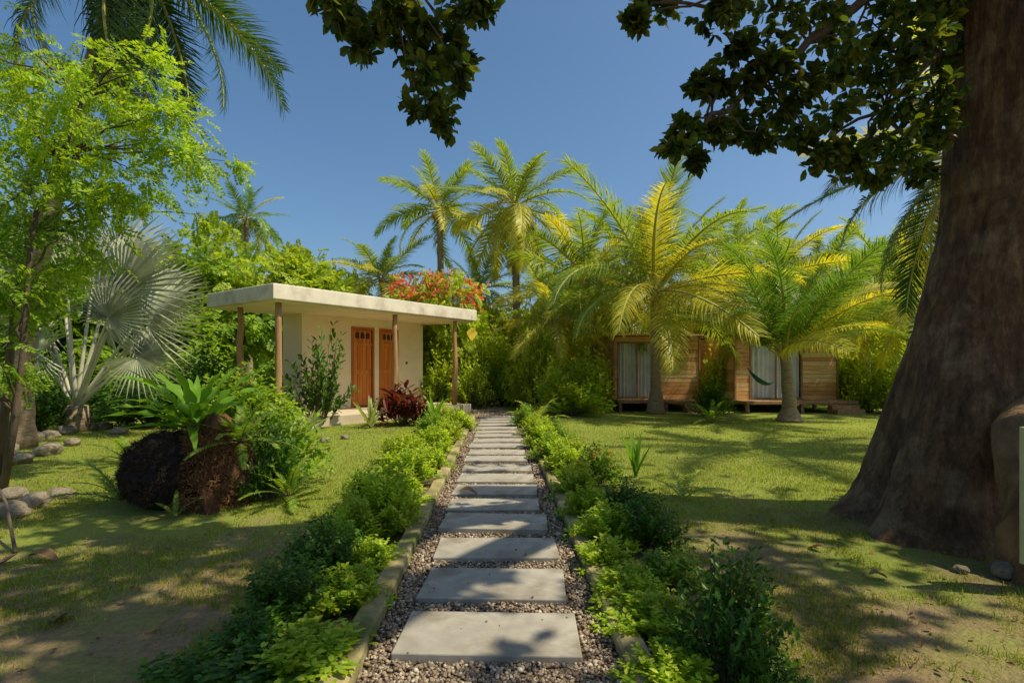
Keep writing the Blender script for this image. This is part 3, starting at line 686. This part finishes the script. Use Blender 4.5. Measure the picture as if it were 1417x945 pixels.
ho=hm.build('hammock',HAM,None,True);tag(ho,'dark teal cloth hammock slung on the porch of the right wooden cabin','hammock')

# ---------- shrubs ----------
Td,Fd=diamond(.26,.06)
def shrub_protos(mat,n,leaf,seed,T,Fc,spiky=.5,nodes=9):
    r=np.random.default_rng(seed)
    az=r.uniform(0,2*PI,n);rad=.5*np.sqrt(r.random(n));lump=1+.35*np.sin(az*3+seed)*rad*2
    rad*=lump
    tip=np.stack([rad*np.cos(az),rad*np.sin(az),(1-1.9*rad**2)*r.uniform(.5,1.18,n)],1);tip[:,2]=np.maximum(tip[:,2],.12)
    st=tip*[.25,.25,0]
    P=[];D=[];U=[];ax=nrm(tip-st)
    for k in range(nodes):
        t=.35+.65*k/(nodes-1)
        for s in(0,1):
            v=r.normal(size=(n,3));v-=ax*(v*ax).sum(1,keepdims=True);v=nrm(v)
            p=st+(tip-st)*t
            p[:,:2]+=(tip-st)[:,:2]*.25*t*t
            P.append(p+r.normal(size=(n,3))*.008);D.append(v+ax*spiky*(1+t*.6));U.append(r.normal(size=(n,3))*.3+ax*.3+[0,0,.9])
    P=np.concatenate(P);m_=len(P)
    me=np_mesh('foliage',[inst(T,Fc,P,frames(np.concatenate(D),np.concatenate(U)),r.uniform(.65,1.2,m_)*leaf)],[mat])
    mb=MB()
    for i in range(0,n,4 if n>80 else 1): mb.tube([st[i],(st[i]+tip[i])/2,tip[i]],[.010,.007,.003],4,False)
    return me,mb.mesh('stem',[STEM])
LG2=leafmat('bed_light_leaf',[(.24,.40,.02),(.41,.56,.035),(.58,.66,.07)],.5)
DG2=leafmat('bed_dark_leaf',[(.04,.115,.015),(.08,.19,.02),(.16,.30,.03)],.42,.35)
SH={}
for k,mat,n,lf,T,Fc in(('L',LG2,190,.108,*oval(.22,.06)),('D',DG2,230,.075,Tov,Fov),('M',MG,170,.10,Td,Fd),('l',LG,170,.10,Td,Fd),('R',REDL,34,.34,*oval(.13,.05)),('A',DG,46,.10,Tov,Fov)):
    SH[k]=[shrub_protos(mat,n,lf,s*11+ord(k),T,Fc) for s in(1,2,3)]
def flower_mesh(mat,seed):
    r=np.random.default_rng(seed);C=nrm(r.normal(size=(14,3)))*[.45,.45,.4]+[0,0,.55];C[:,2]=np.maximum(C[:,2],.4)
    idx=np.repeat(np.arange(14),14);n=len(idx)
    return np_mesh('blossom',[inst(Td,Fd,C[idx]+r.normal(size=(n,3))*.022,frames(r.normal(size=(n,3)),r.normal(size=(n,3))+[0,0,1]),r.uniform(.05,.08,n))],[mat])
FM=flower_mesh(REDF,4)
cnt=[0]
def shrub(px,py,hpx,wpx,kind,label,group=None,fl=False,name='shrub'):
    p=gp(px,py);Y=p.y;h=hpx/F*Y;w_=wpx/F*Y;cnt[0]+=1;s=cnt[0]
    root=empty(name,p,s*1.7,label,'shrub',group);root.scale=(w_,w_,h)
    f,st=SH[kind][s%3];link('foliage',f,root);link('stem',st,root)
    if fl: link('blossom',FM,root)
    return root
gl='shrubs bordering the left kerb';gR='shrubs bordering the right kerb'
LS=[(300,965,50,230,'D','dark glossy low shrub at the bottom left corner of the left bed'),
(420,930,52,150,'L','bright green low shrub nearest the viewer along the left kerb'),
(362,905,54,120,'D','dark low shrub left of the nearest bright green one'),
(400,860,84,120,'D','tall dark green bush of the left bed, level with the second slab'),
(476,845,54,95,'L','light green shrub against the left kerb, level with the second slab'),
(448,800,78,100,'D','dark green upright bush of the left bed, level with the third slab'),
(512,790,42,75,'L','low lime shrub touching the left kerb, level with the third slab'),
(490,755,56,85,'L','lime shrub halfway along the left kerb, behind a dark upright bush'),
(528,735,80,95,'L','tallest lime green shrub of the left bed, halfway down the path'),
(555,700,44,60,'L','small lime shrub on the left kerb beyond the tallest lime one'),
(508,700,52,60,'M','mid green shrub behind the tallest lime one, away from the kerb'),
(560,672,50,68,'L','rounded lime shrub of the left bed, level with the sixth slab'),
(592,655,36,50,'L','low lime shrub on the left kerb level with the seventh slab'),
(556,640,40,60,'l','yellow-green shrub of the left bed nearest the lawn edge'),
(600,630,38,52,'L','bushy lime shrub beside the far left kerb'),
(622,612,32,42,'l','small yellow-green shrub beside the far left kerb'),
(600,604,32,46,'M','mid green shrub near the house step'),
(634,597,30,36,'L','small lime shrub near the end of the left kerb'),
(612,588,28,40,'l','last low yellow-green shrub by the house corner')]
for a in LS: shrub(*a,group=gl)
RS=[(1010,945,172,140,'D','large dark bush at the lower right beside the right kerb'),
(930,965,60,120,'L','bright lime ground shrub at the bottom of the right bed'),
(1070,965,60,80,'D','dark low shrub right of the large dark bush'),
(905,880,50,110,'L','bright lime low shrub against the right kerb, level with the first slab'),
(868,835,48,90,'L','lime shrub on the right kerb, level with the second slab'),
(925,810,46,80,'M','mid green loose shrub behind the right kerb limes'),
(835,790,42,70,'L','low lime shrub on the right kerb, level with the third slab'),
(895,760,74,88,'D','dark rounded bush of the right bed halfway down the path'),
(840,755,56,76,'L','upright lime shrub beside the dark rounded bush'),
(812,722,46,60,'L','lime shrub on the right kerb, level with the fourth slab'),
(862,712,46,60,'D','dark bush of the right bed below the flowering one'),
(800,690,50,62,'l','yellow-green shrub on the right kerb, level with the fifth slab'),
(825,672,54,56,'M','leafy shrub of the right bed with small red flowers'),
(782,660,42,52,'L','lime shrub on the right kerb, level with the seventh slab'),
(765,640,40,48,'L','bushy lime shrub of the far right bed'),
(790,640,32,48,'l','yellow-green spreading shrub at the lawn side of the far right bed'),
(750,622,36,42,'L','small lime shrub on the far right kerb'),
(742,605,32,40,'l','small yellow-green shrub near the end of the right kerb'),
(728,592,30,34,'M','last green shrub at the end of the right kerb'),
(765,612,30,48,'M','low green shrub with thin leaves by the far right bed')]
for a in RS: shrub(*a,group=gR,fl='red flowers' in a[5])
OS=[(440,590,135,85,'A','slender dark leaved shrub with thin stems in front of the house wall'),
(330,600,85,110,'M','green bush left of the house posts'),
(290,585,90,100,'D','dark bush between the house and the fan palm'),
(215,590,60,110,'D','dark low bush below the fan palm'),
(375,600,50,70,'l','round green shrub at the foot of the near house post'),
(608,565,80,50,'l','yellow-green climber by the right end of the house wall'),
(650,566,70,50,'l','bright shrub behind the post with the yellow ornament'),
(675,562,100,60,'l','tall green shrub at the very end of the path'),
(740,568,110,60,'l','tall green shrub beside the palm trunk at the path end'),
(775,572,72,60,'l','bright green shrub between the path end and the left cabin'),
(815,570,80,66,'l','green shrub left of the left cabin'),
(790,575,44,80,'l','low spreading green shrub in front of the left cabin hedge'),
(985,576,46,50,'D','dark green plant between the two cabins'),
(993,566,80,44,'l','shrub in the gap between the two cabins'),
(1200,570,66,50,'l','bright shrub at the right corner of the right cabin'),
(1230,572,60,60,'l','small green plant at the right end of the lawn'),
(130,580,60,150,'D','dark hedge plant behind the rocks at left'),
(20,600,90,110,'D','dark bush at the left edge behind the rocks')]
for a in OS: shrub(*a)
for px,Y,w_,h in((-40,20,3,3),(640,21.5,3,3.2),(700,21,2.4,2.6),(770,22,3,2.8),(830,22,3,2.5),(1000,22,3,2.6),(1200,21,3,2.6),(1270,20,3,2.4),(250,19,3.5,2.6),(150,18,3.4,2.3),(50,17,3,2.2)):
    x=(px-CX)/F*Y;z_='left of the house' if px<300 else 'behind the path end' if px<800 else 'near the cabins'
    root=empty('hedge_shrub',(x,Y,0),px,'tall green hedge shrub of the background, '+z_,'shrub','hedge shrubs '+z_);root.scale=(w_,w_,h)
    f,st=SH['l' if px>600 else 'M'][px%2];link('foliage',f,root);link('stem',st,root)
shrub(556,588,50,52,'R','dark red leaved cordyline shrub in front of the house doors',name='cordyline')

def strap(L,W,arc,mat,seed,wave=0,name='leaf'):
    mb=MB();K=12;x=z=0
    for i in range(K+1):
        t=i/K;a=-arc*t**1.3;wd=W*math.sin(PI*(.08+.9*t)**.8)**.8
        wv=wave*math.sin(i*1.9+seed)*wd
        mb.v+=[(x,-wd/2,z+wd*.22+wv),(x,0,z),(x,wd/2,z+wd*.22-wv)]
        x+=L/K*math.cos(a);z+=L/K*math.sin(a)
        if i:
            k=3*i
            for q in(0,1): mb.f.append((k-3+q,k+q,k+q+1,k-3+q+1));mb.m.append(0)
    return mb.mesh(name,[mat],True)
def rosette(loc,n,L,W,arc,mat,label,cat='plant',name='strap_plant',e0=85,e1=15,seed=1,wave=0,part='leaf',rot=0,group=None):
    root=empty(name,loc,rot,label,cat,group);rs=random.Random(seed)
    ms=[strap(L,W,arc*k,mat,i,wave,part) for i,k in enumerate((.6,1,1.4))]
    for i in range(n):
        f=i/max(1,n-1);s=rs.uniform(.7,1.12)
        link(part,rs.choice(ms),root,(0,0,0),(rs.uniform(-.3,.3),-R(e0+(e1-e0)*f+rs.uniform(-6,6)),i*2.4+rs.uniform(-.3,.3)),(s,s,s))
    return root
NF=leafmat('nest_leaf',[(.10,.23,.02),(.17,.36,.03),(.28,.46,.05)],.48,.35)
VAR=leafmat('variegated_leaf',[(.2,.32,.09),(.38,.45,.18),(.5,.52,.25)],.35,.4)
rosette(gp(513,592),12,.85,.10,.3,VAR,'upright pale green striped rosette plant before the left door',seed=3,e1=45)
rosette(gp(425,605),16,.75,.09,.5,VAR,'spiky pale rosette plant at the left of the house step',seed=4,e1=20)
rosette(gp(600,590),12,.9,.12,.5,NF,'glossy green broad leaved plant near the right end of the house',seed=5,e1=25)
rosette(gp(880,660),7,.62,.09,.15,NF,'young upright palm sprout standing on the right lawn edge',seed=6,e0=88,e1=62,name='palm_sprout')
sp=empty('palm_seedling',gp(945,690),0,'small seedling palm with arching thin fronds beside the right bed','palm')
fs=frond_mesh('frond',1,1.1,.28,18,4,[PG,RACH],.6,.03,.3)
for i in range(6): link('frond',fs,sp,(0,0,0),(0,-R(75-9*i),i*2.4+2.2),(.45+.03*i,)*3)
sp=empty('palm_seedling',gp(742,590),0,'feathery seedling palm leaning over the end of the right kerb','palm')
for i in range(7): link('frond',fs,sp,(0,0,0),(0,-R(75-7*i),i*2.4+.2),(.9,)*3)
# stump + fern
sx=gp(250,706);st=empty('root_stump',(sx.x,sx.y+.25,0),0,'large upturned mass of dark fibrous palm roots on the left lawn','stump')
V,Fc=ico(5,3,.08,1.7,.97);mb=MB();mb.v=[tuple(Vector(v)*(1+.08*noise.noise(Vector(v)*5)+.07*noise.noise(Vector(v)*13)+.05*noise.noise(Vector(v)*34))) for v in V];mb.f=Fc;mb.m=[0]*len(Fc)
mb.build('root_ball',FIB,st,True,loc=(-.25,-.05,.36),scale=(.41,.41,.41))
mb=MB();mb.tube([(.14,0,-.05),(.19,0,.15),(.20,.02,.35),(.17,.05,.55),(.12,.08,.75),(.08,.1,.92)],[.38,.36,.32,.28,.24,.14],48,True,.9)
mb.build('root_crown',FIBO,st,True)
r=np.random.default_rng(3);n=15000;a=r.uniform(0,2*PI,n);z=r.uniform(-.7,.98,n);q=np.stack([np.cos(a)*np.sqrt(1-z*z),np.sin(a)*np.sqrt(1-z*z),z],1)
Tf=[(0,-.5,0),(0,.5,0),(1,0,0)]
P=q*[.41,.41,.40]*(1+.10*np.sin(a*5)*np.cos(z*6))[:,None]+[-.25,-.05,.36];D=q*.6+r.normal(size=(n,3))*.6+[0,0,-.2]
ch1=inst(Tf,[(0,1,2)],P,frames(D,r.normal(size=(n,3))),np.stack([r.uniform(.03,.085,n),np.full(n,.006),np.full(n,.1)],1))
FB=leafmat('fibre_strand',[(.012,.009,.007),(.045,.030,.02),(.16,.10,.055)],.1,.9,(1,.8,.6))
link('root_fibre',np_mesh('root_fibre',[ch1],[FB]),st)
n=7000;a=r.uniform(0,2*PI,n);z=r.uniform(.02,.85,n);rr=np.interp(z,[0,.4,.65,.85],[.38,.33,.28,.18])
P=np.stack([.17+np.cos(a)*rr,np.sin(a)*rr,z],1);D=np.stack([np.cos(a)*.5,np.sin(a)*.5,np.full(n,-.3)],1)+r.normal(size=(n,3))*.7
FB2=leafmat('fibre_strand_orange',[(.07,.03,.012),(.22,.10,.035),(.42,.21,.08)],.1,.9,(1,.8,.6))
link('root_fibre',np_mesh('root_fibre',[inst(Tf,[(0,1,2)],P,frames(D,r.normal(size=(n,3))),np.stack([r.uniform(.03,.09,n),np.full(n,.008),np.full(n,.1)],1))],[FB2]),st)
rosette((sx.x-.02,sx.y+.3,.78),28,.95,.12,.8,NF,'birds nest fern with broad wavy leaves growing on the upturned root mass',cat='fern',name='nest_fern',e0=74,e1=8,seed=8,wave=.3)
bush=empty('shrub',(sx.x+.66,sx.y+.5,0),1,'fine leaved green bush leaning against the right side of the root mass','shrub');bush.scale=(.6,.6,.8)
link('foliage',SH['D'][0][0],bush);link('stem',SH['D'][0][1],bush)
b2=empty('shrub',(sx.x+.35,sx.y+1.3,0),1,'bright green bush rising behind the root mass and its fern','shrub');b2.scale=(1.1,1.0,1.0)
link('foliage',SH['M'][1][0],b2);link('stem',SH['M'][1][1],b2)
ff=frond_mesh('frond',1,.9,.16,34,9,[MG,STEM],.15,.03,.15)
def fern(loc,L,n,label,seed,e=(70,10)):
    root=empty('fern',loc,0,label,'fern');rs=random.Random(seed)
    for i in range(n):
        s=L*rs.uniform(.8,1.1);link('frond',ff,root,(0,0,0),(rs.uniform(-.2,.2),-R(e[0]+(e[1]-e[0])*i/n),i*2.4+seed),(s,s,s))
fern((sx.x-.75,sx.y+.2,.05),.62,12,'feathery fern on the left side of the root mass',1)
fern((sx.x+.1,sx.y-.25,.0),.28,7,'tiny fern at the front foot of the root mass',2)
fern((sx.x+.95,sx.y+.35,.05),.6,16,'feathery fern right of the root mass with arching fronds',3)
fern((sx.x+.48,sx.y+.25,.65),.62,20,'bright fern hanging over the right side of the root mass',6,(70,-10))
fern(tuple(gp(180,640)),.7,12,'fern on the lawn between the rocks and the root mass',4)
fern(tuple(gp(985,585)),.8,12,'dark fern between the cabins at the lawn edge',5)

# ---------- rocks ----------
RK=[(12,716,46),(48,702,40),(82,690,30),(20,692,36),(66,628,30),(42,612,30),(92,600,24),(25,640,32),(118,596,24),(142,594,20),(70,606,22),(8,626,30),(165,600,18),(100,616,20),(450,612,14),(395,604,12),(478,607,12),(1392,795,36),(1330,790,16)]
pos=['largest pale rock at the very left edge','rounded grey rock second from the left edge','low grey rock ending the front row at the left','rock touching the thin stem at the left edge']
protos=[]
for s in range(4):
    V,Fc=ico(3,s+20,.35,1.2,.62);mb=MB();mb.v=V;mb.f=Fc;mb.m=[0]*len(Fc);protos.append(mb.mesh('rock',[STONE],True))
for i,(px,py,sz) in enumerate(RK):
    p=gp(px,py);s=sz/2/F*p.y*1.05
    if i<4: lb=pos[i]
    elif i<14: lb='pale river stone in the rock border below the fan palm, '+words[i-4]+' of the border'
    elif i<17: lb='small stone at the edge of the bed before the house, '+words[i-14]+' from the left'
    else: lb='brown rock at the foot of the buttress root' if i==17 else 'small brown rock under the huge trunk'
    o=link('rock',protos[i%4],None,(p.x,p.y,s*.35),(0,0,i*1.9),(s*1.1,s*.9,s));tag(o,lb,'rock','rocks on the lawn')
dl=[]
for k in range(3):
    mb=MB()
    for i in range(7):
        t=i/6;wd=.32*math.sin(PI*(.06+.88*t));c=.12*math.sin(t*4+k);mb.v+=[(t-.5,-wd,c+wd*.5),(t-.5,0,c),(t-.5,wd,c+wd*.4)]
        if i:
            q=3*i
            for j in(0,1): mb.f.append((q-3+j,q+j,q+j+1,q-3+j+1));mb.m.append(0)
    dl.append(mb.mesh('dry_leaf',[DRY],True))
for i,(px,py,sz,lb) in enumerate([(60,775,40,'curled brown dry leaf on the shaded left lawn'),(78,862,46,'dark dry leaf lowest on the left lawn'),(8,778,26,'dry leaf at the left edge of the lawn'),(648,690,26,'brown dry leaf lying on a stepping slab'),(300,880,34,'pale dry leaf beside the left bed'),(220,872,22,'small twisted dry leaf on the left lawn'),(1215,800,26,'dry leaf in front of the huge trunk'),(1130,760,24,'dry leaf left of the huge trunk')]):
    p=gp(px,py);s=sz/F*p.y;z=.075 if i==3 else .02
    tag(link('dry_leaf',dl[i%3],None,(p.x,p.y,z),(.1,.1,i*2.1),(s,s*.8,s)),lb,'dry leaf','fallen dry leaves')
r=np.random.default_rng(8);n=1500;y=2*(9/2)**r.random(n);x=r.uniform(-1,1,n)*y;k=abs(x)>.9;x=x[k];y=y[k];n=len(x)
tag(link('leaf_litter',np_mesh('leaf_litter',[inst(Td,Fd,np.stack([x,y,np.full(n,.012)],1),frames(r.normal(size=(n,3))*[1,1,.2],r.normal(size=(n,3))*.3+[0,0,1]),r.uniform(.015,.055,n))],[DRY])),'scattered small dry leaves and bits on the lawn','leaf litter',kind='stuff')
sb=empty('notice_board',(3.24,3.4,0),R(8),'pale yellow board on a short stake at the right edge by the huge tree','board')
MB().box(0,.5,-.015,.015,.2,1.07).build('panel',BOARD,sb,bevel=.004)
MB().box(.2,.28,.017,.07,-.05,1.0).build('stake',WOODD,sb)
o=MB().tube([(-3.55-.35,3.9+.3,.0),(-4.35,4.6,.28),(-4.9,5.0,.5)],[.015,.013,.01],6).build('fallen_stick',BARK,None,True);tag(o,'thin dark stick leaning over the rocks at the left edge','stick')
